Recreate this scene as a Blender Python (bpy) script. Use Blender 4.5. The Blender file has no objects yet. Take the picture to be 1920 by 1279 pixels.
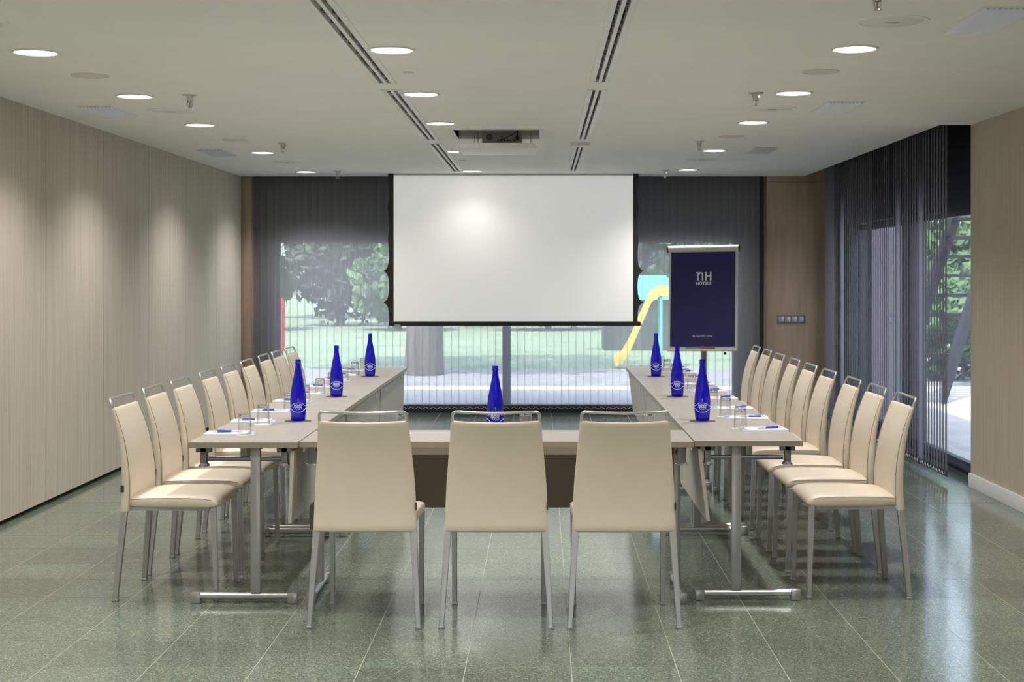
import bpy, bmesh, math, random
from mathutils import Vector, Matrix
random.seed(7)
PI = math.pi
S = bpy.context.scene
C = S.collection

# ------------------------------------------------------------------ camera
FPX = 2735.0
cam_d = bpy.data.cameras.new('camera')
cam_d.sensor_width = 36.0
cam_d.lens = FPX / 1920 * 36.0
cam_d.shift_x = (960 - 1015) / 1920
cam_d.shift_y = (517 - 639.5) / 1920
cam_d.clip_end = 300
cam = bpy.data.objects.new('camera', cam_d)
C.objects.link(cam)
cam.location = (0, 0, 1.5)
cam.rotation_euler = (PI / 2, 0, 0)
S.camera = cam

# ------------------------------------------------------------------ world, sun, exposure
w = bpy.data.worlds.new('world'); S.world = w; w.use_nodes = True
wn = w.node_tree.nodes; wl = w.node_tree.links
sky = wn.new('ShaderNodeTexSky'); sky.sky_type = 'NISHITA'
sky.sun_disc = False; sky.sun_elevation = math.radians(52); sky.sun_rotation = math.radians(200)
sky.air_density = 1.0; sky.dust_density = 2.0
hsv = wn.new('ShaderNodeHueSaturation'); hsv.inputs['Saturation'].default_value = .6
wl.new(sky.outputs[0], hsv.inputs['Color']); wl.new(hsv.outputs[0], wn['Background'].inputs[0])
wn['Background'].inputs[1].default_value = 0.64
sun_d = bpy.data.lights.new('sun', 'SUN'); sun_d.energy = 5.3; sun_d.angle = 0.02
sun_d.color = (1.0, 0.96, 0.88)
sun = bpy.data.objects.new('sun', sun_d); C.objects.link(sun)
sun.rotation_euler = (math.radians(38), 0, math.radians(-18))
S.view_settings.view_transform = 'Standard'
S.view_settings.look = 'None'
S.view_settings.gamma = 1.0
S.view_settings.use_curve_mapping = False
S.view_settings.exposure = 0.66
LAMP_W = 63.0
SCREEN_FILL_W = 160.0

# ------------------------------------------------------------------ helpers
def ordinal(n):
    return ['first', 'second', 'third', 'fourth', 'fifth', 'sixth', 'seventh', 'eighth', 'ninth', 'tenth'][n]

class MB:
    def __init__(self): self.v = []; self.f = []; self.mi = []; self.cur = 0
    def add(self, vs, fs):
        o = len(self.v); self.v += [tuple(p) for p in vs]
        for f in fs: self.f.append(tuple(i + o for i in f)); self.mi.append(self.cur)
        return self
    def box(self, x0, x1, y0, y1, z0, z1):
        vs = [(x0,y0,z0),(x1,y0,z0),(x1,y1,z0),(x0,y1,z0),(x0,y0,z1),(x1,y0,z1),(x1,y1,z1),(x0,y1,z1)]
        return self.add(vs, [(0,3,2,1),(4,5,6,7),(0,1,5,4),(1,2,6,5),(2,3,7,6),(3,0,4,7)])
    def hexa(self, b, t):
        return self.add(list(b) + list(t), [(3,2,1,0),(4,5,6,7),(0,1,5,4),(1,2,6,5),(2,3,7,6),(3,0,4,7)])
    def bar(self, p0, p1, wx, wy, wx1=None, wy1=None):
        """a straight bar with rectangular ends lying in the xy plane"""
        wx1 = wx if wx1 is None else wx1; wy1 = wy if wy1 is None else wy1
        def ring(p, a, b): return [(p[0]-a/2,p[1]-b/2,p[2]),(p[0]+a/2,p[1]-b/2,p[2]),(p[0]+a/2,p[1]+b/2,p[2]),(p[0]-a/2,p[1]+b/2,p[2])]
        return self.hexa(ring(p0, wx, wy), ring(p1, wx1, wy1))
    def loft(self, rings, cap=True):
        n = len(rings[0]); vs = [p for r in rings for p in r]; fs = []
        for i in range(len(rings) - 1):
            for j in range(n):
                a = i*n + j; b = i*n + (j+1) % n
                fs.append((a, b, b + n, a + n))
        if cap:
            fs.append(tuple(range(n))[::-1]); fs.append(tuple(range((len(rings)-1)*n, len(rings)*n)))
        return self.add(vs, fs)
    def tube(self, pts, r, n=8, cap=True):
        pts = [Vector(p) for p in pts]; rings = []
        t0 = (pts[1] - pts[0]).normalized()
        up = Vector((0,0,1)) if abs(t0.z) < .9 else Vector((1,0,0))
        nrm = t0.cross(up).normalized()
        for i, p in enumerate(pts):
            if i == 0: t = (pts[1] - pts[0])
            elif i == len(pts)-1: t = pts[-1] - pts[-2]
            else: t = (pts[i+1]-pts[i]).normalized() + (pts[i]-pts[i-1]).normalized()
            t.normalize(); nrm = (nrm - t*nrm.dot(t)).normalized(); b = t.cross(nrm)
            rr = r[i] if isinstance(r, (list, tuple)) else r
            rings.append([p + nrm*math.cos(2*PI*k/n)*rr + b*math.sin(2*PI*k/n)*rr for k in range(n)])
        return self.loft(rings, cap)
    def lathe(self, prof, n=24, c=(0,0,0), cap=False):
        rings = [[(c[0]+r*math.cos(2*PI*k/n), c[1]+r*math.sin(2*PI*k/n), c[2]+z) for k in range(n)] for z, r in prof]
        return self.loft(rings, cap)
    def build(self, name, mats, parent=None, smooth=0, bevel=0, seg=2):
        me = bpy.data.meshes.new(name)
        me.from_pydata(self.v, [], self.f)
        if not isinstance(mats, (list, tuple)): mats = [mats]
        for m in mats: me.materials.append(m)
        if len(mats) > 1: me.polygons.foreach_set('material_index', self.mi)
        bm = bmesh.new(); bm.from_mesh(me)
        if bevel:
            es = [e for e in bm.edges if len(e.link_faces) == 2 and e.calc_face_angle(0) > .5]
            bmesh.ops.bevel(bm, geom=es, offset=bevel, segments=seg, profile=.5, affect='EDGES', clamp_overlap=True)
        bmesh.ops.recalc_face_normals(bm, faces=bm.faces)
        bm.to_mesh(me); bm.free()
        if smooth or bevel:
            me.polygons.foreach_set('use_smooth', [True]*len(me.polygons))
            me.set_sharp_from_angle(angle=math.radians(smooth or 40))
        me.update()
        o = bpy.data.objects.new(name, me); C.objects.link(o)
        if parent is not None: o.parent = parent
        return o

def tag(o, label, cat, group=None):
    o['label'] = label; o['category'] = cat
    if group: o['group'] = group
    return o
def thing(name, label, cat, loc=(0,0,0), rz=0, group=None):
    o = bpy.data.objects.new(name, None); C.objects.link(o); o.empty_display_size = .1
    o.location = loc; o.rotation_euler = (0, 0, rz)
    return tag(o, label, cat, group)
def struct(o):
    o['kind'] = 'structure'; return o
def copy_tree(o, parent=None):
    c = o.copy(); C.objects.link(c); c.parent = parent
    for ch in list(o.children): copy_tree(ch, c)
    return c
def place(src, first, loc, rz, label, group=None):
    o = src if first else copy_tree(src)
    o.location = loc; o.rotation_euler = (0, 0, rz); o['label'] = label
    if group: o['group'] = group
    return o
def textmesh(body, size, align='CENTER', bold=0.0, spacing=1.0):
    cu = bpy.data.curves.new('text', 'FONT'); cu.body = body; cu.size = size; cu.align_x = align
    cu.offset = bold; cu.space_character = spacing; cu.resolution_u = 3
    ob = bpy.data.objects.new('text', cu); C.objects.link(ob)
    bpy.context.view_layer.update()
    me = bpy.data.meshes.new_from_object(ob.evaluated_get(bpy.context.evaluated_depsgraph_get()))
    vs = [v.co.copy() for v in me.vertices]; fs = [tuple(p.vertices) for p in me.polygons]
    bpy.data.objects.remove(ob); bpy.data.curves.remove(cu); bpy.data.meshes.remove(me)
    return vs, fs

# ------------------------------------------------------------------ materials
def mat(name, col, rough=.5, metal=0, spec=.5, **kw):
    m = bpy.data.materials.new(name); m.use_nodes = True
    b = m.node_tree.nodes['Principled BSDF']
    b.inputs['Base Color'].default_value = (*col, 1); b.inputs['Roughness'].default_value = rough
    b.inputs['Metallic'].default_value = metal; b.inputs['Specular IOR Level'].default_value = spec
    for k, v in kw.items(): b.inputs[k.replace('_', ' ')].default_value = v
    return m
def nt(m): return m.node_tree.nodes, m.node_tree.links, m.node_tree.nodes['Principled BSDF']
def noise_col(m, c0, c1, scale, mapscale=(1,1,1), coord='Object', detail=3, lo=.35, hi=.65, bump=0, rough=None):
    n, l, b = nt(m)
    if coord == 'World': src = n.new('ShaderNodeNewGeometry').outputs['Position']
    else: src = n.new('ShaderNodeTexCoord').outputs[coord]
    mp = n.new('ShaderNodeMapping'); mp.inputs['Scale'].default_value = mapscale; l.new(src, mp.inputs['Vector'])
    tx = n.new('ShaderNodeTexNoise'); tx.inputs['Scale'].default_value = scale; tx.inputs['Detail'].default_value = detail
    l.new(mp.outputs[0], tx.inputs['Vector'])
    rp = n.new('ShaderNodeValToRGB'); rp.color_ramp.elements[0].position = lo; rp.color_ramp.elements[1].position = hi
    rp.color_ramp.elements[0].color = (*c0, 1); rp.color_ramp.elements[1].color = (*c1, 1)
    l.new(tx.outputs['Fac'], rp.inputs['Fac']); l.new(rp.outputs['Color'], b.inputs['Base Color'])
    if bump:
        bp = n.new('ShaderNodeBump'); bp.inputs['Strength'].default_value = bump; bp.inputs['Distance'].default_value = .002
        l.new(tx.outputs['Fac'], bp.inputs['Height']); l.new(bp.outputs[0], b.inputs['Normal'])
    return m

M = {}
M['ceiling'] = noise_col(mat('ceiling_paint', (.91,.905,.875), .7), (.90,.895,.865), (.92,.915,.885), 3)
M['white'] = mat('white_lacquer', (.82,.82,.80), .4)
M['wallpaper'] = noise_col(mat('striped_wallpaper', (.5,.45,.37), .75), (.43,.385,.315), (.60,.545,.46), 1, (120,120,1.2), 'World', 3, .3, .7, .12)
M['wallpaper_r'] = noise_col(mat('striped_wallpaper_tan', (.45,.38,.29), .75), (.40,.34,.265), (.54,.465,.37), 1, (120,120,1.2), 'World', 3, .3, .7, .12)
M['black'] = mat('black_gap', (.012,.012,.012), .8)
M['wood'] = noise_col(mat('oak_veneer', (.2,.13,.08), .5), (.27,.19,.13), (.45,.33,.235), 1, (9,9,.7), 'World', 6, .3, .7, .1)
M['darkwall'] = mat('dark_grey_wall', (.055,.055,.062), .7)
M['frame'] = mat('anthracite_aluminium', (.06,.062,.075), .45)
M['grout'] = mat('pale_grout', (.40,.41,.30), .4)
M['grout_dark'] = mat('dark_joint', (.05,.05,.045), .6)
M['leather'] = noise_col(mat('cream_leather', (.74,.64,.51), .42), (.675,.585,.465), (.69,.60,.48), 18, coord='Object')
M['seam'] = mat('leather_seam', (.30,.23,.16), .6)
M['steel'] = mat('satin_steel_legs', (.40,.39,.39), .38, .45)
M['chrome'] = mat('brushed_steel', (.62,.62,.61), .28, .9)
M['rib'] = mat('pale_ribbed_reflector', (.62,.62,.63), .3, .25)
M['pinkglass'] = mat('pink_bulb', (.45,.24,.22), .2)
M['beamgrey'] = mat('light_grey_beam', (.46,.44,.41), .4, .2)
M['darksteel'] = mat('dark_grey_steel', (.17,.17,.172), .4, .4)
M['speakergrille'] = mat('pale_speaker_grille', (.80,.79,.76), .7)
M['alu'] = mat('grey_aluminium', (.36,.355,.35), .36, .5)
M['laminate'] = noise_col(mat('greige_laminate', (.56,.51,.44), .38), (.355,.325,.285), (.385,.352,.312), 1, (3,40,3), 'Object', 3)
M['edge'] = mat('table_edge_band', (.29,.25,.185), .45)
M['panel'] = mat('panel_laminate', (.47,.43,.37), .45)
M['browncore'] = mat('brown_panel', (.20,.155,.115), .5)
M['plastic_dark'] = mat('black_plastic', (.03,.03,.032), .45)
M['paper'] = mat('white_paper', (.88,.88,.88), .7)
M['paperblue'] = mat('blue_grey_print', (.35,.42,.60), .7)
M['penblue'] = mat('blue_pen_plastic', (.03,.06,.55), .25)
M['penclear'] = mat('pale_pen_plastic', (.66,.70,.85), .2)
M['coaster'] = mat('dark_coaster', (.075,.065,.09), .7)
M['navy'] = mat('navy_print', (.014,.011,.13), .5)
M['screen'] = mat('projection_fabric', (.86,.855,.835), .85, 0, .1)
M['screenblack'] = mat('black_screen_border', (.018,.016,.016), .6)
M['cream'] = mat('cream_plastic', (.84,.83,.76), .4)
M['beigegrille'] = mat('beige_speaker_grille', (.72,.69,.60), .7)
M['greyplastic'] = mat('grey_projector', (.42,.41,.39), .5)
M['switch'] = mat('grey_switch_plate', (.16,.16,.175), .45)
M['weight'] = mat('blind_weight', (.04,.04,.045), .5)
M['red'] = mat('red_paint', (.6,.03,.06), .4)
M['turq'] = mat('turquoise_paint', (.10,.55,.58), .4)
M['yellow'] = mat('yellow_plastic', (.85,.62,.10), .35)
M['paving'] = noise_col(mat('pale_paving', (.6,.6,.62), .8), (.60,.565,.53), (.70,.665,.63), 2)
M['paving2'] = noise_col(mat('grey_paving', (.3,.3,.3), .8), (.27,.28,.29), (.36,.36,.36), 2)
M['lawn'] = noise_col(mat('lawn', (.2,.3,.1), .9), (.20,.29,.17), (.30,.38,.25), .8)
M['bark'] = noise_col(mat('bark', (.1,.08,.07), .9), (.07,.06,.05), (.14,.115,.095), 8, (1,1,.2))
M['leaf'] = noise_col(mat('leaf_green', (.06,.13,.03), .6), (.035,.08,.03), (.11,.20,.07), 1.2, coord='World')
M['leaf2'] = noise_col(mat('leaf_dark', (.05,.07,.04), .6), (.028,.042,.03), (.07,.095,.06), 1.2, coord='World')
M['stair'] = mat('dark_painted_stair_steel', (.018,.018,.024), .7, 0, .2)
M['renderwall'] = mat('grey_blue_render', (.24,.245,.31), .8)

def floor_mat():
    m = mat('green_terrazzo', (.2,.25,.2), .17, 0, .85)
    n, l, b = nt(m)
    g = n.new('ShaderNodeNewGeometry')
    v = n.new('ShaderNodeTexVoronoi'); v.inputs['Scale'].default_value = 210
    l.new(g.outputs['Position'], v.inputs['Vector'])
    sp = n.new('ShaderNodeSeparateColor'); l.new(v.outputs['Color'], sp.inputs[0])
    rp = n.new('ShaderNodeValToRGB'); e = rp.color_ramp.elements
    e[0].color = (.086,.112,.086,1); e[1].color = (.36,.40,.31,1); e[1].position = 1
    k = rp.color_ramp.elements.new(.55); k.color = (.142,.178,.136,1)
    k = rp.color_ramp.elements.new(.85); k.color = (.21,.248,.19,1)
    l.new(sp.outputs[0], rp.inputs['Fac'])
    t = n.new('ShaderNodeTexNoise'); t.inputs['Scale'].default_value = 1.4; t.inputs['Detail'].default_value = 4
    l.new(g.outputs['Position'], t.inputs['Vector'])
    oi = n.new('ShaderNodeObjectInfo')
    ad = n.new('ShaderNodeMath'); ad.operation = 'MULTIPLY_ADD'; ad.inputs[1].default_value = .22; ad.inputs[2].default_value = .72
    l.new(oi.outputs['Random'], ad.inputs[0])
    a2 = n.new('ShaderNodeMath'); a2.operation = 'MULTIPLY_ADD'; a2.inputs[1].default_value = .35
    l.new(t.outputs['Fac'], a2.inputs[0]); l.new(ad.outputs[0], a2.inputs[2])
    mx = n.new('ShaderNodeVectorMath'); mx.operation = 'SCALE'
    l.new(rp.outputs['Color'], mx.inputs[0]); l.new(a2.outputs[0], mx.inputs['Scale'])
    l.new(mx.outputs[0], b.inputs['Base Color'])
    r2 = n.new('ShaderNodeMath'); r2.operation = 'MULTIPLY_ADD'; r2.inputs[1].default_value = .10; r2.inputs[2].default_value = .075
    l.new(t.outputs['Fac'], r2.inputs[0]); l.new(r2.outputs[0], b.inputs['Roughness'])
    return m
M['tile'] = floor_mat()

def blind_mat(name, col, trans, glow=.5):
    m = bpy.data.materials.new(name); m.use_nodes = True
    n = m.node_tree.nodes; l = m.node_tree.links; n.remove(n['Principled BSDF']); out = n['Material Output']
    d = n.new('ShaderNodeBsdfDiffuse'); d.inputs[0].default_value = (*col, 1)
    t = n.new('ShaderNodeBsdfTranslucent'); t.inputs[0].default_value = (*col, 1)
    m1 = n.new('ShaderNodeMixShader'); m1.inputs[0].default_value = glow; l.new(d.outputs[0], m1.inputs[1]); l.new(t.outputs[0], m1.inputs[2])
    tr = n.new('ShaderNodeBsdfTransparent'); tr.inputs[0].default_value = (1,.98,.985,1)
    m2 = n.new('ShaderNodeMixShader'); m2.inputs[0].default_value = trans
    # a woven screen: fine holes along the weave
    l.new(m1.outputs[0], m2.inputs[1]); l.new(tr.outputs[0], m2.inputs[2]); l.new(m2.outputs[0], out.inputs[0])
    return m
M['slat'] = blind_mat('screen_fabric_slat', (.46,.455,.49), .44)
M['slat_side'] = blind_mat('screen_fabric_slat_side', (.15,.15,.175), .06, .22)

def thin_glass(name, tint, gloss=.06, diff=None, dfac=0.0, edge=.5, emax=.75, pwr=3, rim=None):
    m = bpy.data.materials.new(name); m.use_nodes = True
    n = m.node_tree.nodes; l = m.node_tree.links; n.remove(n['Principled BSDF']); out = n['Material Output']
    tr = n.new('ShaderNodeBsdfTransparent'); tr.inputs[0].default_value = (*tint, 1)
    cur = tr
    if diff:
        d = n.new('ShaderNodeBsdfTranslucent'); d.inputs[0].default_value = (*diff, 1)
        d2 = n.new('ShaderNodeBsdfDiffuse'); d2.inputs[0].default_value = (*diff, 1)
        dm = n.new('ShaderNodeMixShader'); dm.inputs[0].default_value = .5; l.new(d.outputs[0], dm.inputs[1]); l.new(d2.outputs[0], dm.inputs[2])
        mx = n.new('ShaderNodeMixShader'); mx.inputs[0].default_value = dfac
        l.new(tr.outputs[0], mx.inputs[1]); l.new(dm.outputs[0], mx.inputs[2]); cur = mx
    gl = n.new('ShaderNodeBsdfGlossy'); gl.inputs['Roughness'].default_value = .03
    lw = n.new('ShaderNodeLayerWeight'); lw.inputs[0].default_value = edge
    mr = n.new('ShaderNodeMapRange'); mr.inputs['To Min'].default_value = gloss; mr.inputs['To Max'].default_value = emax
    pw = n.new('ShaderNodeMath'); pw.operation = 'POWER'; pw.inputs[1].default_value = pwr
    l.new(lw.outputs['Facing'], pw.inputs[0]); l.new(pw.outputs[0], mr.inputs['Value'])
    if rim:      # longer way through the glass near the outline: deeper tint
        p2 = n.new('ShaderNodeMath'); p2.operation = 'POWER'; p2.inputs[1].default_value = 2; l.new(lw.outputs['Facing'], p2.inputs[0])
        mc = n.new('ShaderNodeMix'); mc.data_type = 'RGBA'; l.new(p2.outputs[0], mc.inputs[0])
        mc.inputs[6].default_value = (*tint, 1); mc.inputs[7].default_value = (*rim, 1); l.new(mc.outputs[2], tr.inputs[0])
        md = n.new('ShaderNodeMix'); md.data_type = 'RGBA'; l.new(p2.outputs[0], md.inputs[0])
        md.inputs[6].default_value = (*diff, 1); md.inputs[7].default_value = (*rim, 1); l.new(md.outputs[2], d.inputs[0]); l.new(md.outputs[2], d2.inputs[0])
    m2 = n.new('ShaderNodeMixShader'); l.new(mr.outputs[0], m2.inputs[0]); l.new(cur.outputs[0], m2.inputs[1]); l.new(gl.outputs[0], m2.inputs[2])
    l.new(m2.outputs[0], out.inputs[0]); return m
M['glass'] = thin_glass('clear_tumbler_glass', (.975,.98,.98), .07, emax=.9, pwr=2.2)
M['thickglass'] = mat('thick_glass_base', (1,1,1), .02, 0, .5, Transmission_Weight=1.0, IOR=1.47)
M['pane'] = thin_glass('window_glass', (.93,.96,.97), .04)
M['blueglass'] = thin_glass('cobalt_blue_glass', (.04,.03,.80), .06, (.016,.008,.72), .42, emax=.30, rim=(.006,.003,.16))
M['labelwhite'] = mat('white_label_print', (.80,.84,.92), .5)
M['labelgreen'] = mat('green_label_print', (.10,.55,.16), .5)
def emis(name, col, s):
    m = bpy.data.materials.new(name); m.use_nodes = True
    b = m.node_tree.nodes['Principled BSDF']; b.inputs['Emission Color'].default_value = (*col, 1); b.inputs['Emission Strength'].default_value = s
    b.inputs['Base Color'].default_value = (.8,.8,.8,1); return m
M['lamp'] = emis('lit_lamp', (1, .97, .90), 7.0)

# ------------------------------------------------------------------ room shell
XL, XR, YB, ZC = -3.23, 3.05, 15.75, 2.57
ROOF = 2.95
Y0 = -2.2
XP = 2.83      # edge of the ceiling at the side window pocket
YW = 10.36     # where the side wall ends and the side window begins
# floor and its tiles
T = .404; JX = -.29; JY = 5.589
floor = struct(MB().box(XL - .3, 3.4, Y0 - .2, 16.2, -.12, -.0006).build('floor', M['grout']))
tile = MB()
g = T/2 - .0010
tile.add([(-g,-g,-.0025),(g,-g,-.0025),(g,g,-.0025),(-g,g,-.0025),(-g+.0006,-g+.0006,0),(g-.0006,-g+.0006,0),(g-.0006,g-.0006,0),(-g+.0006,g-.0006,0)],
         [(4,5,6,7),(0,1,5,4),(1,2,6,5),(2,3,7,6),(3,0,4,7)])
tile0 = tile.build('tile', M['tile'], floor)
cells = []
for i in range(-8, 10):
    for j in range(-20, 28):
        x = JX + (i + .5)*T; y = JY + (j + .5)*T
        if x - g < XL - .298 or x + g > 3.39 or y - g < Y0 - .15 or y + g > 16.19: continue
        px = 1015 + x*FPX/max(y, .5); vis = 5.2 < y and -60 < px < 1980
        cells.append((0 if vis else 1, y, x))
cells.sort()
rest = MB()
first = True
for k, (nv, y, x) in enumerate(cells):
    if k < 300 and not nv:
        o = tile0 if first else tile0.copy()
        if not first: C.objects.link(o); o.parent = floor
        o.location = (x, y, 0); first = False
    else:
        rest.add([(a + x, b + y, c) for a, b, c in tile.v], tile.f)
ro = rest.build('tile_field', M['tile'], floor); ro['kind'] = 'stuff'
MB().box(XL, 3.39, JY + 10*T - .004, JY + 10*T + .004, -.002, .0004).build('expansion_joint', M['grout_dark'], floor)

# ceiling with real holes
holes = [(-.645, -.015, 10.66, 11.36)]                      # projector lift
slots = []
for xa, xb, segs in ((-.915, -.815, [(4.9, 8.09), (8.40, 11.47), (11.80, 14.92)]), (.278, .368, [(4.9, 8.04), (8.38, 11.42), (12.10, 14.86)])):
    for ya, yb in segs: slots.append((xa, xb, ya, yb)); holes.append((xa, xb, ya, yb))
holes.append((-9, 9, 9.598, 9.602))                          # board joint
holes.append((XP, 9, YW, 99))                                # side window blind pocket
holes.append((-1.64, 1.05, 15.26, 15.34))                     # screen slot
xs = sorted(set([XL, XR] + [min(max(v, XL), XR) for h in holes for v in h[:2]]))
ys = sorted(set([Y0, 15.70] + [min(max(v, Y0), 15.70) for h in holes for v in h[2:]]))
cb = MB()
idx = {}
def vid(x, y):
    if (x, y) not in idx: idx[(x, y)] = len(cb.v); cb.v.append((x, y, ZC))
    return idx[(x, y)]
for a in range(len(xs)-1):
    for b in range(len(ys)-1):
        cx = (xs[a]+xs[a+1])/2; cy = (ys[b]+ys[b+1])/2
        if any(h[0] < cx < h[1] and h[2] < cy < h[3] for h in holes): continue
        cb.f.append((vid(xs[a], ys[b]), vid(xs[a], ys[b+1]), vid(xs[a+1], ys[b+1]), vid(xs[a+1], ys[b]))); cb.mi.append(0)
ceil = struct(cb.build('ceiling', M['ceiling']))
sol = ceil.modifiers.new('thick', 'SOLIDIFY'); sol.thickness = .02; sol.offset = -1
# which way the normals ended up decides the side; keep the visible face at ZC
if ceil.data.polygons[0].normal.z > 0: sol.offset = 1
sol.offset = -1 if ceil.data.polygons[0].normal.z < 0 else 1
roof = struct(MB().box(XL - .35, 3.75, Y0 - .3, 17.2, ROOF, ROOF + .25).build('roof_slab', M['darkwall']))

# left folding partition: panels 1.24 m wide
wl_ = struct(MB().box(XL - .25, XL - .045, Y0 - .2, 16.2, 0, ROOF).build('wall_left', M['black']))
edges = [-2.2]
e = 9.51 - 1.243*9
while e < 15.7:
    if e > -2.1: edges.append(e)
    e += 1.243
edges.append(15.71)
for a, b in zip(edges[:-1], edges[1:]):
    MB().box(XL - .045, XL, a + .0035, b - .0035, .032, ROOF - .01).build('panel', M['wallpaper'], wl_)
# right wall, rear wall
wr = struct(MB().box(XR + .012, XR + .30, Y0 - .2, YW - .012, 0, ROOF).build('wall_right', M['wallpaper_r']))
for a, b in ((-2.2, 2.08), (2.08, 4.56), (4.56, 7.02), (7.02, 9.5), (9.5, YW)):
    MB().box(XR, XR + .012, a + .0012, b - .0012, .10, ROOF - .02).build('panel', M['wallpaper_r'], wr)
MB().box(XR + .001, XR + .30, YW - .012, YW, .10, ROOF - .02).build('end_panel', M['wallpaper_r'], wr)
struct(MB().box(XR - .014, XR + .312, Y0, YW + .014, 0, .10).build('baseboard_right', M['white'], bevel=.003))
rw = MB(); rw.box(XL - .1, -1.3, Y0 - .2, Y0, 0, ROOF); rw.box(1.1, XR + .1, Y0 - .2, Y0, 0, ROOF); rw.box(-1.3, 1.1, Y0 - .2, Y0, 1.35, ROOF); rw.box(-1.3, 1.1, Y0 - .2, Y0, 0, .25)
struct(rw.build('wall_rear', M['wallpaper_r']))  # unseen wall; its opening is made for the added fill daylight

# far wall around the garden window
WX0, WX1, WZ1, WY = -2.905, 2.14, 1.905, 16.02
fw = MB()
fw.box(XL - .3, WX0, WY - .05, WY + .16, 0, ROOF); fw.box(WX1, 3.45, WY - .05, WY + .16, 0, ROOF); fw.box(WX0, WX1, WY - .05, WY + .16, WZ1, ROOF)
struct(fw.build('wall_far', M['darkwall']))
win = bpy.data.objects.new('window_1', None); C.objects.link(win); struct(win)
def sash(parent, x0, x1, z0, z1, y, fr=.045):
    s = MB()
    s.box(x0, x1, y - .03, y + .03, z0, z0 + .07); s.box(x0, x1, y - .03, y + .03, z1 - fr, z1)
    s.box(x0, x0 + fr, y - .03, y + .03, z0 + .07, z1 - fr); s.box(x1 - fr, x1, y - .03, y + .03, z0 + .07, z1 - fr)
    o = s.build('window_frame', M['frame'], parent, bevel=.003)
    MB().box(x0 + fr, x1 - fr, y - .004, y + .004, z0 + .07, z1 - fr).build('pane', M['pane'], o)
sash(win, WX0, -.38, .02, WZ1, WY)
sash(win, -.385 + .005, WX1, .02, WZ1, WY + .001)
MB().box(WX0, WX1, WY - .06, WY + .15, -.001, .02).build('window_sill', M['frame'], win)
w3 = bpy.data.objects.new('added_fill_window', None); C.objects.link(w3); struct(w3)
sash(w3, -1.3, -.1, .25, 1.35, Y0 - .1); sash(w3, -.1, 1.1, .25, 1.35, Y0 - .101)  # unseen window added behind the camera to let in fill daylight
# oak cladding either side of the far window
wood = struct(MB().box(2.43, 3.30, 15.72, 15.96, 0, ZC - .062).build('wall_oak', M['wood']))
MB().box(2.43, 3.30, 15.715, 15.96, ZC - .058, ROOF - .01).build('top_rail', M['wood'], wood)
struct(MB().box(XL, XL + .10, 15.715, 15.96, 0, ROOF - .01).build('trim_1', M['wood'], bevel=.003))

# side window
SX = 3.22
w2 = bpy.data.objects.new('window_2', None); C.objects.link(w2); struct(w2)
sw = MB(); sw.box(SX - .06, SX + .2, YW, 16.0, 2.02, ROOF); sw.box(SX - .04, SX + .2, 15.25, 16.0, 0, 2.02)
struct(sw.build('wall_side_lintel', M['darkwall']))
def sash_y(parent, y0, y1, x):
    s = MB(); fr = .06
    s.box(x-.03, x+.03, y0, y1, .02, .10); s.box(x-.03, x+.03, y0, y1, 1.955, 2.02)
    s.box(x-.03, x+.03, y0, y0+fr, .10, 1.955); s.box(x-.03, x+.03, y1-fr, y1, .10, 1.955)
    o = s.build('window_frame', M['frame'], parent, bevel=.003)
    MB().box(x-.004, x+.004, y0+fr, y1-fr, .10, 1.955).build('pane', M['pane'], o)
sash_y(w2, 10.42, 12.75, SX); sash_y(w2, 12.70, 15.00, SX + .065)
MB().box(SX - .045, SX + .10, 12.56, 12.86, .02, 2.02).build('mullion', M['frame'], w2, bevel=.004)
MB().box(SX - .045, SX + .10, 14.95, 15.25, .02, 2.02).build('mullion', M['frame'], w2, bevel=.004)
MB().box(SX - .07, SX + .16, YW, 15.9, -.001, .02).build('window_sill', M['frame'], w2)

# ------------------------------------------------------------------ vertical blinds
def slat_mesh(wd, z0, z1, m, thick=.0012):
    s = MB()
    n = 4; pts = []
    for k in range(n + 1):
        u = -1 + 2*k/n; pts.append((u*wd/2, .003*(1 - u*u)))
    for k in range(n):
        (xa, ya), (xb, yb) = pts[k], pts[k+1]
        s.add([(xa, ya, z0), (xb, yb, z0), (xb, yb, z1), (xa, ya, z1)], [(0,1,2,3)])
    return s.build('slat', m, smooth=60)
def blind(name, label, spots, m, axis, z0, z1, railbox):
    b = thing(name, label, 'blind', (0,0,0))
    MB().box(*railbox).build('headrail', M['frame'], b, bevel=.003)
    s0 = slat_mesh(.089, z0, z1, m); s0.parent = b
    wt = MB().box(-.043, .043, -.0035, .0045, z0 - .002, z0 + .045).build('weight', M['weight'], s0, bevel=.001, seg=1)
    ch = MB(); prev = None
    for k, (x, y, a) in enumerate(spots):
        o = s0 if k == 0 else copy_tree(s0, b)
        o.location = (x, y, 0); o.rotation_euler = (0, 0, a)
        if prev:
            d = Vector((x - prev[0], y - prev[1], 0)); off = (0, -.008) if axis == 'x' else (-.008, 0)
            if d.length < .12:
                ch.tube([Vector((prev[0] + off[0], prev[1] + off[1], z0 + .03)) + d*t - Vector((0,0,.022*math.sin(PI*t))) for t in (0,.25,.5,.75,1)], .0022, 4)
        prev = (x, y)
    ch.build('bottom_chain', M['cream'], b)
    return b
BY = 15.86
sp = []
x = -3.09; k = 0
while x < 2.40:
    sp.append((x, BY + random.uniform(-.001, .001), math.radians(9 + random.uniform(-2.5, 2.5)))); x += .0797; k += 1
blind('vertical_blind', 'closed grey vertical blind hanging behind the projection screen and flip chart', sp, M['slat'], 'x', .045, 2.74,
      (-3.12, 2.42, BY - .03, BY + .03, 2.745, 2.79))
sp = []
y = 10.56
k = 0
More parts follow.
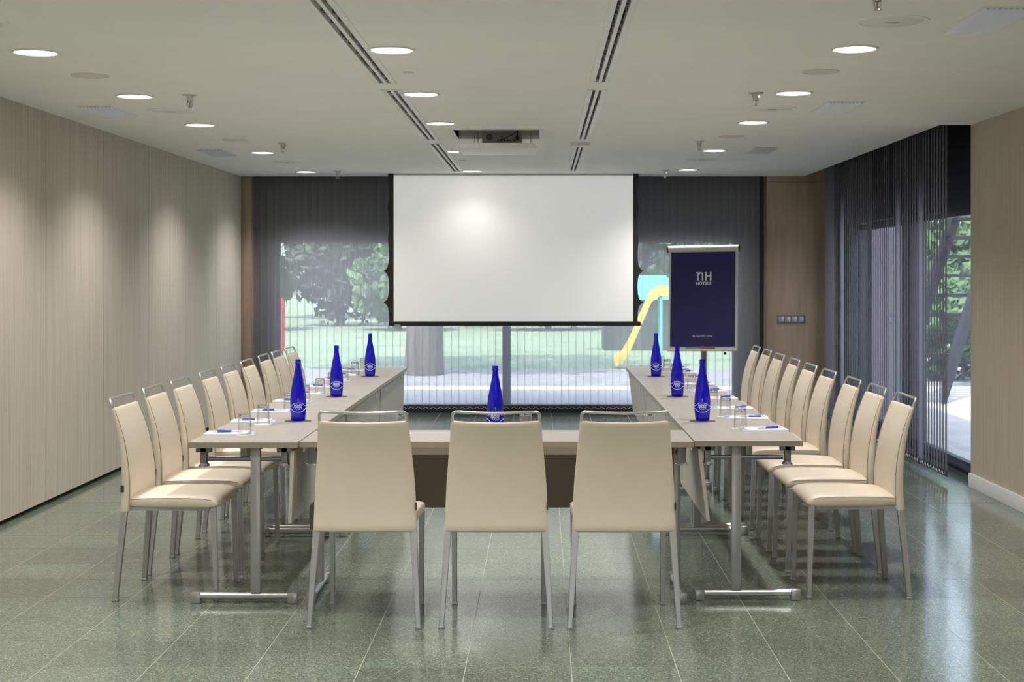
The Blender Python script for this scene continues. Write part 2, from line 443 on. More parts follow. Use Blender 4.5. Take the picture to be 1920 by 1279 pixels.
while y < 15.04:
    a = 7.5 + random.uniform(-1.2, 1.2)
    if k in (9, 18, 46): a = 36
    if k > 51: a = -14
    sp.append((2.93, y, PI/2 - math.radians(a))); y += .079; k += 1
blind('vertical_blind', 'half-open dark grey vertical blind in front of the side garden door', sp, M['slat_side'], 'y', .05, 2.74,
      (2.90, 2.96, YW + .05, 15.12, 2.745, 2.79))

# ------------------------------------------------------------------ ceiling fittings
def downlight(label, x, y, group):
    t = thing('downlight', label, 'ceiling light', (x, y, ZC), 0, group)
    return t
def make_downlight():
    t = thing('downlight', 'round recessed downlight', 'ceiling light', (0,0,0))
    MB().lathe([(0,.115),(-.006,.113),(-.008,.104),(-.004,.098),(0,.096)], 32).build('trim_ring', M['white'], t, smooth=50)
    MB().lathe([(-.0015,0.0005),(-.0035,.06),(-.0015,.097)], 32).build('lamp_lens', M['lamp'], t, smooth=60)
    ld = bpy.data.lights.new('lamp_light', 'SPOT'); ld.energy = LAMP_W; ld.spot_size = math.radians(132); ld.spot_blend = .9
    ld.shadow_soft_size = .06; ld.color = (1.0, .965, .95)
    lo = bpy.data.objects.new('lamp_light', ld); C.objects.link(lo); lo.parent = t; lo.location = (0,0,-.03)
    return t
dl = make_downlight()
first = True
rows = [(-2.42, [6.98, 8.68, 10.34, 12.66, 15.0], 'panelled wall row'), (-.71, [6.9, 8.58, 10.23, 12.56, 14.9], 'middle row'),
        (1.475, [6.87, 8.53, 10.17, 12.45, 14.7], 'side window row')]
for x, ysl, ph in rows:
    for k, y in enumerate(ysl[::-1]):
        nl = place(dl, first, (x, y, ZC), 0, f'lit round recessed downlight, {ph}, {ordinal(k)} from the screen', 'recessed downlights'); first = False
        if k == 0 and ph == 'middle row':      # lamp right in front of the screen, dimmed to avoid a hot spot on it
            for c in nl.children:
                if c.type == 'LIGHT': c.data = c.data.copy(); c.data.energy = LAMP_W*.15
    for k, y in enumerate([5.2, 3.5, 1.8, .1]):
        place(dl, False, (x, y, ZC), 0, f'lit round recessed downlight, {ph}, {ordinal(5+k)} from the screen', 'recessed downlights')

def make_disc(name, cat, r, slot, m):
    t = thing(name, name, cat)
    MB().lathe([(0,r),(-.005,r*.985),(-.006,r*.86),(-.003,r*.84)], 36).build('rim', M['ceiling'] if slot else m, t, smooth=40)
    MB().lathe([(-.003,r*.845),(-.0045,r*.83),(-.007,.001)], 36).build('grille', m, t, smooth=40)
    if slot: MB().box(-r*.17, r*.17, -.012, .012, -.0085, -.006).build('badge', M['greyplastic'], t)
    return t
spk = make_disc('ceiling_speaker', 'speaker', .155, True, M['speakergrille'])
first = True
for x, yy, ph in ((-2.40, (13.7, 9.46, 6.13), 'panelled wall'), (1.475, (13.4, 9.32, 6.13), 'side window')):
    for k, y in enumerate(yy):
        place(spk, first, (x, y, ZC), 0, f'large white round ceiling speaker on the {ph} side, {ordinal(k)} from the screen', 'large ceiling speakers'); first = False
cvr = make_disc('ceiling_sounder', 'ceiling disc', .10, False, M['beigegrille'])
first = True
for x, yy, ph in ((-2.41, (11.5, 7.79), 'panelled wall'), (1.46, (11.2, 7.64), 'side window')):
    for k, y in enumerate(yy):
        place(cvr, first, (x, y, ZC), 0, f'small beige ceiling disc on the {ph} side, ' + ('nearer to' if k == 0 else 'farther from') + ' the screen', 'small beige ceiling discs'); first = False
cap = tag(MB().lathe([(0,.03),(-.004,.028),(-.005,.001)], 20).build('blanking_plate', M['beigegrille'], smooth=40), 'x', 'blanking plate')
place(cap, True, (-.70, 7.68, ZC), 0, 'tiny round ceiling cap between the first downlights of the middle row')
place(cap, False, (-.73, 13.5, ZC), 0, 'tiny round ceiling cap just past the projector lift')

def make_sprinkler():
    t = thing('sprinkler', 's', 'sprinkler')
    MB().lathe([(0,.046),(-.004,.044),(-.007,.02)], 20).build('rosette', M['chrome'], t, smooth=40)
    MB().lathe([(-.006,.022),(-.03,.022),(-.033,.018),(-.045,.016)], 16).build('body', M['chrome'], t, smooth=40)
    f = MB()
    for s in (-1, 1): f.tube([(s*.013,0,-.043),(s*.017,0,-.058),(s*.006,0,-.074)], .0032, 6)
    f.build('frame_arms', M['chrome'], t, smooth=50)
    MB().tube([(0,0,-.045),(0,0,-.072)], .0035, 6).build('bulb', M['pinkglass'], t, smooth=50)
    MB().lathe([(-.074,.001),(-.075,.015),(-.078,.015),(-.079,.001)], 14).build('deflector', M['chrome'], t, smooth=40)
    return t
spr = make_sprinkler(); first = True
for x, yy, ph in ((-2.08, (14.9, 11.75, 8.63), 'panelled wall'), (1.255, (14.8, 11.6, 8.53, 5.45), 'side window')):
    for k, y in enumerate(yy):
        place(spr, first, (x, y, ZC), .5, f'chrome pendent sprinkler head on the {ph} side, {ordinal(k)} from the screen', 'sprinkler heads'); first = False

def make_ribbed():
    t = thing('ribbed_light', 'l', 'light fixture')
    W, L = .235, .60
    f = MB(); e = .012
    f.box(-W/2, W/2, -L/2, -L/2+e, -.006, 0); f.box(-W/2, W/2, L/2-e, L/2, -.006, 0); f.box(-W/2, -W/2+e, -L/2+e, L/2-e, -.006, 0); f.box(W/2-e, W/2, -L/2+e, L/2-e, -.006, 0)
    f.build('frame', M['white'], t)
    MB().box(-W/2+e,W/2-e,-L/2+e,L/2-e,-.0012,-.0002).build('backing', M['switch'], t)
    n = 9
    for k in range(n):
        a = -W/2 + e + (W-2*e)*k/n + .0022; b = -W/2 + e + (W-2*e)*(k+1)/n - .0022
        r = MB(); r.add([(a,-L/2+e,0),(b,-L/2+e,0),((a+b)/2,-L/2+e,-.016),(a,L/2-e,0),(b,L/2-e,0),((a+b)/2,L/2-e,-.016)], [(0,2,5,3),(2,1,4,5),(0,1,2),(3,5,4)])
        r.build('rib', M['rib'], t)
    return t
rb = make_ribbed(); first = True
for x, yy, ph in ((-2.81, (12.65, 9.47), 'panelled wall'), (1.87, (12.38, 9.24, 6.09), 'side window')):
    for k, y in enumerate(yy):
        place(rb, first, (x, y, ZC), 0, f'unlit rectangular ribbed ceiling light on the {ph} side, {ordinal(k)} from the screen', 'ribbed ceiling lights'); first = False

for k, (xa, xb, ya, yb) in enumerate(slots):
    side = 'panelled wall' if xa < 0 else 'side window'
    pos = ['farthest from the screen', 'middle segment', 'nearest the screen'][k % 3]
    t = thing('slot_diffuser', f'long double-slot ceiling diffuser on the {side} side, {pos}', 'air vent', ((xa+xb)/2, (ya+yb)/2, ZC), 0, 'slot air diffusers')
    W = (xb-xa)/2; L = (yb-ya)/2; f = MB()
    f.box(-W-.012, -W+.018, -L, L, -.004, .03); f.box(W-.018, W+.012, -L, L, -.004, .03); f.box(-.009, .009, -L, L, -.003, .03)
    f.box(-W-.012, W+.012, -L-.012, -L+.008, -.004, .0); f.box(-W-.012, W+.012, L-.008, L+.012, -.004, .0)
    f.build('frame', M['white'], t)
    MB().box(-W-.01, W+.01, -L, L, .05, .06).build('duct', M['black'], t)
    v = MB(); y = -L + .05
    while y < L - .05:
        for s in (-1, 1):
            if random.random() < .3: v.box(s*(W+.009-.018)/2 - .012, s*(W+.009-.018)/2 + .012, y, y + .012, .006, .03)
        y += .034
    vo = v.build('vanes', M['switch'], t); vo['kind'] = 'stuff'

d = thing('smoke_detector', 'small white square detector box on the slot diffuser line', 'detector', (.315, 11.78, ZC))
MB().box(-.075,.075,-.075,.075,-.028,0).build('housing', M['cream'], d, bevel=.006)
MB().box(-.03,.055,-.0765,-.0745,-.016,-.012).build('vent_slit', M['greyplastic'], d)

# projector lift
t = thing('projector_lift', 'white projector lift lid lowered below its ceiling opening', 'projector lift', (-.33, 11.01, ZC))
f = MB(); a, b = .315, .35
f.box(-a-.03, -a, -b-.03, b+.03, -.005, 0); f.box(a, a+.03, -b-.03, b+.03, -.005, 0); f.box(-a, a, -b-.03, -b, -.005, 0); f.box(-a, a, b, b+.03, -.005, 0)
f.box(-a-.004, -a, -b, b, 0, .06); f.box(a, a+.004, -b, b, 0, .06)
f.build('opening_frame', M['white'], t)
MB().add([(-a,-b,.36),(a,-b,.36),(a,b,.36),(-a,b,.36),(-a,-b,.02),(a,-b,.02),(a,b,.02),(-a,b,.02)], [(0,1,2,3),(0,1,5,4),(1,2,6,5),(2,3,7,6),(3,0,4,7)]).build('shaft', M['beigegrille'], t)
MB().box(-.285, .285, -.31, .31, -.135, -.095).build('lid', M['white'], t, bevel=.003)
for s in (-1, 1): MB().box(s*.288 - .008, s*.288 + .008, -.31, .31, -.139, -.12).build('lid_edge', M['white'], t)
for xx, yy in ((-.17,-.05),(-.15,.06),(.25,.05)): MB().tube([(xx,yy,-.096),(xx,yy,.3)], .0035, 6).build('rod', M['steel'], t)
p = thing('projector', 'grey projector standing on the lowered ceiling lift', 'projector', (-.295, 11.06, ZC - .095))
MB().box(-.15, .15, -.11, .13, .012, .105).build('housing', M['greyplastic'], p, bevel=.02, seg=3)
MB().tube([(-.095,-.1115,.065),(-.095,-.1135,.065)], .026, 16).build('speaker_grille', M['switch'], p)
for k, (xx, zz, ww) in enumerate(((-.03,.04,.012),(-.005,.04,.012),(.02,.04,.018),(.045,.04,.01),(.065,.04,.014),(.09,.04,.01),(.0,.065,.01),(.115,.05,.022))):
    MB().box(xx-ww/2, xx+ww/2, -.1125, -.109, zz-.005, zz+.007).build('port', M['plastic_dark'], p)
for xx in (-.12, .12): MB().box(xx-.012, xx+.012, -.09, -.066, 0, .014).build('foot', M['plastic_dark'], p)
MB().tube([(0,.125,.06),(0,.165,.06),(0,.20,.06)], [.034,.036,.036], 20).build('lens', M['plastic_dark'], p, smooth=50)
def screen_fill_light():
    # spot added at the lens to brighten the screen, masked to its outline
    ld = bpy.data.lights.new('beam', 'SPOT'); ld.energy = SCREEN_FILL_W; ld.spot_size = math.radians(75); ld.spot_blend = 0; ld.shadow_soft_size = .004
    ld.use_nodes = True; n = ld.node_tree.nodes; l = ld.node_tree.links
    lx, ly, lz = -.295, 11.27, ZC - .035
    D = 15.296 - ly; SS_ = FPX/15.30
    x0, x1 = (738 - 1015)/SS_ - lx, (1187 - 1015)/SS_ - lx; z0, z1 = 1.5 - (603 - 517)/SS_ - lz, ZC - .02 - lz
    tc = n.new('ShaderNodeTexCoord'); sp_ = n.new('ShaderNodeSeparateXYZ'); l.new(tc.outputs['Normal'], sp_.inputs[0])
    def math_(op, a, b):
        m = n.new('ShaderNodeMath'); m.operation = op
        for i, v in enumerate((a, b)):
            if isinstance(v, (int, float)): m.inputs[i].default_value = v
            else: l.new(v, m.inputs[i])
        return m.outputs[0]
    az = math_('ABSOLUTE', sp_.outputs[2], 0)
    tx = math_('DIVIDE', sp_.outputs[0], az); tz = math_('DIVIDE', sp_.outputs[1], az)
    f = math_('MULTIPLY', math_('MULTIPLY', math_('GREATER_THAN', tx, x0/D), math_('LESS_THAN', tx, x1/D)), math_('MULTIPLY', math_('GREATER_THAN', tz, z0/D), math_('LESS_THAN', tz, z1/D)))
    # even fill: undo the fall-off towards the corners
    r2 = math_('ADD', math_('ADD', math_('MULTIPLY', tx, tx), math_('MULTIPLY', tz, tz)), 1.0)
    l.new(math_('MULTIPLY', f, math_('POWER', r2, 1.5)), n['Emission'].inputs['Strength'])
    n['Emission'].inputs['Color'].default_value = (.97, .985, 1, 1)
    lo = bpy.data.objects.new('beam', ld); C.objects.link(lo); lo.parent = p; lo.location = (0, .21, .06); lo.rotation_euler = (PI/2, 0, 0)
screen_fill_light()
MB().box(.103,.127,-.125,-.11,.044,.07).build('plug', M['plastic_dark'], p)
MB().tube([(-.02,-.114,.042),(.02,-.125,.055),(.08,-.12,.085),(.115,-.09,.11),(.118,-.10,.115),(.115,-.12,.07)], .0035, 6).build('cable', M['plastic_dark'], p, smooth=50)

# ------------------------------------------------------------------ projection screen
SYC = 15.30; SS = FPX / SYC
def px(x): return (x - 1015) / SS
def pz(y): return 1.5 - (y - 517) / SS
t = thing('projection_screen', 'large white projection screen with black border hanging from the ceiling', 'screen', (0, 0, 0))
MB().box(px(738), px(1187), SYC - .002, SYC + .002, pz(603), 2.66).build('viewing_surface', M['screen'], t)
for s, xe, xi in ((-1, 728, 738), (1, 1197, 1187)):
    vs = []; zt = 2.66; zb = pz(604)
    outer = []
    for k in range(121):
        z = zt + (zb - zt)*k/120
        bump = sum(.040*math.exp(-((z - zc)/.018)**2) + .02*math.exp(-((z - zc)/.06)**2) for zc in (pz(508), pz(567)))
        scal = .012*abs(math.sin((z - pz(508))/(pz(567)-pz(508))*PI))
        outer.append((px(xe) + s*(bump*.75 - scal + .004), z))
    b_ = MB()
    for y0, y1 in ((SYC - .003, SYC + .003),):
        for k in range(120):
            (xa, za), (xb2, zb2) = outer[k], outer[k+1]
            b_.add([(px(xi), y0, za), (xa, y0, za), (xb2, y0, zb2), (px(xi), y0, zb2), (px(xi), y1, za), (xa, y1, za), (xb2, y1, zb2), (px(xi), y1, zb2)],
                   [(0,1,2,3),(7,6,5,4),(1,5,6,2)])
    b_.build('side_border', M['screenblack'], t)
MB().box(px(729), px(1201), SYC - .018, SYC + .018, pz(611), pz(602.5)).build('bottom_bar', M['screenblack'], t, bevel=.006)
for xe in (728, 1201): MB().box(px(xe) - .022, px(xe) + .022, SYC - .012, SYC + .012, pz(610), pz(605.5)).build('end_cap', M['cream'], t, bevel=.004)
MB().box(px(740), px(750.5), SYC - .0195, SYC - .0175, pz(610.6), pz(608.4)).build('maker_plate', M['chrome'], t)
MB().box(-1.62, 1.03, SYC - .035, SYC + .035, 2.66, 2.73).build('roller_case', M['white'], t)

# ------------------------------------------------------------------ flip chart
fc = thing('flip_chart', 'flip chart easel with navy hotel sheet in front of the blind', 'flip chart', (1.60, 14.40, 0), 0)
fc.rotation_euler = (0, 0, math.radians(-15))
lean = math.radians(9); roll = math.radians(-.8)
R = Matrix.Rotation(-lean, 4, 'X') @ Matrix.Rotation(roll, 4, 'Y')
base = Vector((0, -.06, .765))
def bd(mb, name, m, parent=fc, **kw):
    mb.v = [tuple(base + (R @ Vector(v))) for v in mb.v]
    return mb.build(name, m, parent, **kw)
BW = .345
board = bd(MB().box(-BW, BW, 0, .02, 0, 1.0), 'board', M['white'], bevel=.004)
bd(MB().box(-BW + .022, BW - .026, -.004, -.001, .038, .985), 'sheet', M['navy'])
hb = bd(MB().tube([(-BW - .005, -.004, 1.015), (BW + .005, -.004, 1.015)], .034, 18), 'clamp_bar', M['white'], smooth=50)
for s in (-1, 1): bd(MB().tube([(s*(BW + .005), -.004, 1.015), (s*(BW + .018), -.004, 1.015)], .036, 18), 'end_cap', M['plastic_dark'], smooth=50)
tray = bd(MB().box(-BW, BW, -.055, .0, -.008, .012), 'pen_tray', M['white'], bevel=.003)
for xx in (-BW + .03, .0, BW - .03): bd(MB().box(xx - .008, xx + .008, -.008, -.003, .03, .045), 'clip', M['alu'])
# emblem letters
em = MB(); e_y0, e_y1 = -.0062, -.004
def stroke(x0, x1, z0, z1): em.box(x0, x1, e_y0, e_y1, z0, z1)
cx, zb, hh, st = .012, .695, .085, .017
nx = cx - .072
stroke(nx, nx + st, zb, zb + hh); stroke(nx - .012, nx, zb + hh - .014, zb + hh)
arc = [(nx + st + .019 + .025*math.cos(PI - PI*k/10), zb + hh - .027 + .027*math.sin(PI*k/10)) for k in range(11)]
arci = [(nx + st + .019 + .011*math.cos(PI - PI*k/10), zb + hh - .029 + .014*math.sin(PI*k/10)) for k in range(11)]
for k in range(10):
    a_, b_, c_, d_ = arc[k], arc[k+1], arci[k+1], arci[k]
    em.add([(q[0], e_y0, q[1]) for q in (a_, b_, c_, d_)], [(0,1,2,3)])
stroke(nx + st + .030, nx + st + .044, zb, zb + hh - .027)
hx = cx + .008
stroke(hx, hx + st, zb, zb + hh); stroke(hx + .046, hx + .046 + st, zb, zb + hh); stroke(hx + st, hx + .046, zb + hh*.42, zb + hh*.6)
bd(em, 'emblem_letters', M['paper'])
for body, size, zz, xx, bold in (('HOTELS', .043, .652, .005, .0012), ('nh-hotels.com', .036, .130, -.005, .0)):
    vs, fs = textmesh(body, size, bold=bold)
    bd(MB().add([(v.x + xx, -.0055, v.z + v.y + zz) for v in vs], fs), 'lettering', M['paper'])
MB().tube([(0, .02, .10), (0, .02, .90)], .028, 14).build('column', M['alu'], fc, smooth=50)
for k in range(3):
    an = math.radians(90 + 120*k)
    MB().tube([(0, .02, .16), (.36*math.cos(an), .02 + .36*math.sin(an), .015)], .014, 10).build('leg', M['alu'], fc, smooth=50)
kn = MB().tube([(.22, -.04, .725), (.22, -.04, .75)], .012, 10).build('knob', M['plastic_dark'], fc, smooth=50)
mk = thing('marker_pen', 'slim grey and red marker lying in the flip chart pen tray', 'pen', (0,0,0))
mk.parent = None
FM = Matrix.Translation(fc.location) @ Matrix.Rotation(math.radians(-15), 4, 'Z') @ Matrix.Translation(base) @ R
mk.matrix_world = FM
MB().tube([(-.16, -.035, .020), (-.02, -.035, .020)], .008, 10).build('barrel', M['alu'], mk, smooth=50)
MB().tube([(-.02, -.035, .020), (.13, -.035, .020)], .0075, 10).build('cap', M['red'], mk, smooth=50)

# switch plate on the oak panel
t = thing('switch_plate', 'dark grey four-gang switch plate on the oak wall panel', 'switch', (2.69, 15.72, 1.03))
MB().box(-.15, .15, -.012, 0, -.045, .045).build('plate', M['switch'], t, bevel=.003)
for k in range(4): MB().box(-.137 + .071*k, -.137 + .071*k + .058, -.017, -.011, -.027, .03).build('rocker', M['alu'], t, bevel=.002)

# ------------------------------------------------------------------ chairs
def interp(tab, z):
    if z <= tab[0][0]: return tab[0][1]
    for (a, va), (b, vb) in zip(tab[:-1], tab[1:]):
        if z <= b:
            u = (z - a)/(b - a); return va + (vb - va)*u
    return tab[-1][1]
BACK = [(.405,-.212),(.48,-.206),(.55,-.205),(.63,-.209),(.707,-.218),(.765,-.229),(.815,-.241),(.884,-.262),(.95,-.286)]
THK = [(.405,.046),(.55,.042),(.70,.034),(.815,.025),(.884,.018)]
HALF = [(.405,.222),(.60,.214),(.884,.191)]
US = [-1,-.985,-.93,-.6,-.2,.2,.6,.93,.985,1]
TF = [.35,.75,.97,1,1,1,1,.97,.75,.35]
def make_chair():
    t = thing('conference_chair', 'cream leather conference chair', 'chair')
    rings = []
    zs = [.405,.408,.416,.44,.48,.52,.56,.60,.64,.68,.72,.76,.80,.84,.865,.878,.884,.886]
    for i, z in enumerate(zs):
        k = 1.0
        if i == 0: k = .45
        elif i == 1: k = .8
        elif i == len(zs)-1: k = .3
        elif i == len(zs)-2: k = .75
        yb = interp(BACK, z); th = interp(THK, z); w_ = interp(HALF, z) - (.004 if k < .7 else 0)
        bow = .010 + .012*max(0, (z - .45)/.43)
        ym = yb + th/2; ring = []
        sag = .006*max(0, (z - .78)/.1) if z > .78 else 0
        for u, f in zip(US, TF): ring.append((u*w_, ym - th/2*f*k - bow*(1 - u*u), z - sag*(1 - u*u)))
        for u, f in list(zip(US, TF))[::-1]: ring.append((u*w_, ym + th/2*f*k - bow*(1 - u*u), z - sag*(1 - u*u)))
        rings.append(ring)
    bk = MB().loft(rings).build('backrest', M['leather'], t, smooth=65)
    for s in (-1, 1):
        sm = MB(); sm.tube([(s*(interp(HALF, z) - .004), interp(BACK, z) + interp(THK, z) - .0025, z) for z in (.43,.5,.56,.62,.68,.74,.80,.85,.875)], .0016, 5)
        sm.build('seam', M['seam'], bk)
    # seat cushion
    rings = []
    for i, (y, zt, zb, wd) in enumerate(((-.186,.462,.432,.196),(-.18,.472,.428,.203),(-.10,.479,.426,.209),(0,.482,.426,.214),(.10,.482,.426,.218),(.17,.480,.426,.220),(.205,.476,.427,.2205),(.228,.468,.429,.2195),(.240,.457,.433,.217),(.245,.446,.438,.213))):
        zm = (zt + zb)/2; r = []
        prof = [(-1,.0),(-.995,.45),(-.965,.80),(-.88,.93),(-.5,.985),(0,1),(.5,.985),(.88,.93),(.965,.80),(.995,.45),(1,0)]
        for u, q in prof: r.append((u*wd, y, zm + (zt - zm)*q))
        for u, q in ((.99,-.7),(.95,-1),(0,-1),(-.95,-1),(-.99,-.7)): r.append((u*wd, y, zm + (zm - zb)*q))
        rings.append(r)
    st_ = MB().loft(rings).build('seat', M['leather'], t, smooth=60)
    for s in (-1, 1):
        sm = MB(); sm.tube([(s*.200,-.17,.464),(s*.2095,-.10,.4695),(s*.2145,0,.472),(s*.2185,.10,.472),(s*.2205,.18,.470),(s*.2195,.215,.463)], .0015, 5)
        sm.build('seam', M['seam'], st_)
    fr = MB(); fr.box(-.19,.19,-.185,-.165,.412,.428); fr.box(-.19,.19,.195,.215,.412,.428); fr.box(-.2,-.18,-.17,.2,.412,.428); fr.box(.18,.2,-.17,.2,.412,.428)
    fr.build('seat_frame', M['steel'], t)
    for s in (-1, 1):
        lg = MB().bar((s*.2325,-.226,.008), (s*.207,-.192,.412), .021, .024, .029, .030).build('leg', M['steel'], t, bevel=.002, seg=1)
        MB().bar((s*.2325,-.226,0), (s*.2325,-.226,.012), .026, .029, .025, .028).build('foot_pad', M['alu'], lg, bevel=.002, seg=1)
        lg = MB().bar((s*.203,.234,.008), (s*.205,.222,.43), .021, .022, .026, .026).build('leg', M['steel'], t, bevel=.002, seg=1)
        MB().bar((s*.203,.234,0), (s*.203,.234,.012), .026, .027, .025, .026).build('foot_pad', M['alu'], lg, bevel=.002, seg=1)
    # handle: rounded flat loop that continues the slope of the back
    def hp(x, z):
        u = x/.19; return (x, interp(BACK, z) + .009 - .020*(1 - u*u), z - .008*(1 - u*u))
    pts = [hp(-.183,.872), hp(-.1845,.895), hp(-.184,.912), hp(-.180,.921), hp(-.172,.927)]
    pts += [hp(-.172 + .344*k/8, .929) for k in range(1, 8)]
    pts += [hp(.172,.927), hp(.180,.921), hp(.184,.912), hp(.1845,.895), hp(.183,.872)]
    MB().tube(pts, .0065, 8).build('handle', M['chrome'], t, smooth=60)
    MB().box(.2175,.2225,-.206,-.192,.50,.531).build('tag', M['plastic_dark'], bk)
    return t
ch = make_chair()
LY = [6.95,7.53,8.08,8.745,9.31,9.89,10.54,11.05,11.61]
RY = [6.99,7.57,8.125,8.81,9.39,9.98,10.63,11.23,11.83]
first = True
for k, x in enumerate((-.752, -.192, .352)):
    ph = ['panelled wall end', 'in the middle', 'side window end'][k]
    place(ch, first, (x, 6.43, 0), math.radians((-.6, 0, .5)[k]), f'cream leather chair at the cross table, {ph}', 'chairs at the cross table'); first = False
for k, y in enumerate(LY):
    place(ch, False, (-1.738 + random.uniform(-.006,.006), y, 0), -PI/2 + math.radians(random.uniform(-1,1)), f'cream leather chair on the panelled wall side, {ordinal(k)} from the cross table', 'chairs along the panelled wall')
for k, y in enumerate(RY):
    place(ch, False, (1.474 + random.uniform(-.006,.006), y, 0), PI/2 + math.radians(random.uniform(-1,1)), f'cream leather chair on the side window side, {ordinal(k)} from the cross table', 'chairs along the side window')

# ------------------------------------------------------------------ tables
TZ = .742
def make_table(tilt=.03):
    t = thing('folding_table', 't', 'table')
    tp = MB()
    tp.cur = 0; tp.box(-.9,.9,-.25,.25,TZ-.027,TZ)
    top = tp.build('table_top', [M['laminate'], M['edge']], t, bevel=.0012, seg=1)
    for p_ in top.data.polygons:
        if abs(p_.normal.z) < .6: p_.material_index = 1
    MB().box(-.80,.80,-.03,.0,TZ-.087,TZ-.027).build('beam', M['beamgrey'], t, bevel=.002)
    for s in (-1, 1):
        x = s*.85; yo = .052
        MB().box(x-.016,x+.016,yo-.022,yo+.022,.045,TZ-.03).build('column', M['alu'], t, bevel=.003)
        ft = MB().tube([(x,-.235,.034),(x,.235,.034)], .017, 14).build('foot_bar', M['chrome'], t, smooth=50)
        for q in (-1, 1): MB().box(x-.021,x+.021,q*.222-.023,q*.222+.023,0,.05).build('end_cap', M['alu'], ft, bevel=.006)
        MB().tube([(x,-.165,.660),(x,.175,.660)], .0105, 12).build('cross_bar', M['darksteel'], t, smooth=50)
        for q, yy in ((-1,-.185), (1,.185)):
            br = MB(); br.box(x-.02,x+.02,yy-.014,yy+.014,.638,TZ-.027)
            br.hexa([(x-.024,yy-.024,.628),(x+.024,yy-.024,.628),(x+.024,yy+.024,.628),(x-.024,yy+.024,.628)], [(x-.02,yy-.014,.642),(x+.02,yy-.014,.642),(x+.02,yy+.014,.642),(x-.02,yy+.014,.642)])
            br.box(x-.02,x+.02,yy-.034,yy+.034,TZ-.05,TZ-.027)
            b_ = br.build('bracket', M['darksteel'], t, bevel=.002)
            MB().tube([(x-.03,yy,.633),(x+.03,yy,.633)], .006, 8).build('pin', M['chrome'], b_, smooth=50)
    pn = MB(); y0 = .232; y1 = y0 - tilt; th = .018
    pn.hexa([(-.875,y1-th,.367),(.875,y1-th,.367),(.875,y1,.367),(-.875,y1,.367)], [(-.875,y0-th,.700),(.875,y0-th,.700),(.875,y0,.700),(-.875,y0,.700)])
    p_ = pn.build('modesty_panel', M['panel'], t, bevel=.0015, seg=1)
    for xx in (-.6, .6):
        MB().hexa([(xx-.015,.13,TZ-.06),(xx+.015,.13,TZ-.06),(xx+.015,.145,TZ-.06),(xx-.015,.145,TZ-.06)], [(xx-.015,.2,TZ-.03),(xx+.015,.2,TZ-.03),(xx+.015,.225,TZ-.03),(xx-.015,.225,TZ-.03)]).build('hanger', M['plastic_dark'], p_)
        MB().box(xx-.02,xx+.02,y0-.001,y0+.006,.665,.69).build('hinge', M['chrome'], p_)
    return t
tb = make_table(.012); tbr = make_table(.04); tbf = make_table(.0)
for p_ in tbf.children:
    if p_.name.startswith('modesty'): p_.data.materials[0] = M['browncore']
for k, y in enumerate((7.535, 9.34, 11.145)):
    place(tb, k == 0, (-1.36, y, 0), -PI/2, f'greige folding table on the panelled wall side, {ordinal(k)} from the cross table', 'tables along the panelled wall')
for k, y in enumerate((7.60, 9.405, 11.21)):
    place(tbr, k == 0, (.953, y, 0), PI/2, f'greige folding table on the side window side, {ordinal(k)} from the cross table', 'tables along the side window')
place(tbf, True, (-.204, 6.908, 0), 0, 'greige folding cross table joining the two long rows behind three chairs')

# ------------------------------------------------------------------ table settings
def make_bottle():
    t = thing('water_bottle', 'b', 'bottle')
    prof = [(0.0005,.001),(.0,.032),(.004,.0362),(.03,.0388),(.06,.0410),(.10,.0415),(.13,.0398),(.17,.0345),(.21,.0270),(.25,.0193),(.275,.0152),(.29,.0138),(.297,.0135)]
    MB().lathe(prof, 32).build('bottle_glass', M['blueglass'], t, smooth=60)
    MB().lathe([(.297,.0135),(.298,.0158),(.304,.0158),(.305,.0145),(.316,.0147),(.319,.0135),(.3195,.001)], 20).build('cap', M['blueglass'], t, smooth=50)
    def onr(th, z): 
        r = interp([(a, b) for a, b in prof[2:]], z) + .0007
        return Vector((r*math.sin(th), -r*math.cos(th), z))
    lb = MB()
    up = []; dn = []
    for k in range(49):
        th = -1.75 + 3.5*k/48
        q = math.exp(-(th/.78)**4)
        up.append(onr(th, .078 + .017*q)); dn.append(onr(th, .064 - .017*q))
    lb.tube(up, .0011, 5); lb.tube(dn, .0011, 5)
    for body, size, z0, xo in (('MONTE', .0125, .0795, 0), ('PINOS', .0125, .0695, .002)):
        vs, fs = textmesh(body, size, bold=.0003, spacing=.95)
        lb.add([onr((v.x + xo)/.041, z0 + v.y*.9) for v in vs], fs)
    zig = [(-.024,.070),(-.0185,.0775),(-.013,.067),(-.007,.0605),(-.002,.0665),(.003,.0605),(.008,.065)]
    lb.tube([onr(a/.041, b) for a, b in zig], .0010, 5)
    lo = lb.build('label_print', M['labelwhite'], t)
    MB().tube([onr(a/.041, b) for a, b in ((.008,.0605),(.012,.0645),(.018,.0655),(.021,.068))], [.0006,.0016,.0016,.0005], 5).build('label_leaf', M['labelgreen'], t)
    return t
bt = make_bottle()
cst = tag(MB().lathe([(0,.0675),(.0025,.0675),(.003,.066),(.003,.0005)], 32).build('bottle_coaster', M['coaster'], smooth=40), 'c', 'coaster')
BOT = [(-1.267,7.60,'panelled wall side, nearest the cross table'), (-1.282,9.13,'panelled wall side, middle of its row'), (-1.288,10.97,'panelled wall side, nearest the screen'),
       (.839,7.60,'side window side, nearest the cross table'), (.851,9.13,'side window side, middle of its row'), (.863,10.97,'side window side, nearest the flip chart'), (-.222,7.05,'cross table behind the middle chair')]
for k, (x, y, ph) in enumerate(BOT):
    place(cst, k == 0, (x, y, TZ), 0, f'round dark coaster under blue bottle, {ph}', 'dark round coasters')
    place(bt, k == 0, (x, y, TZ + .003), math.atan2(-x, y) if k < 6 else 0, f'cobalt blue water bottle with oval label, {ph}', 'blue water bottles')

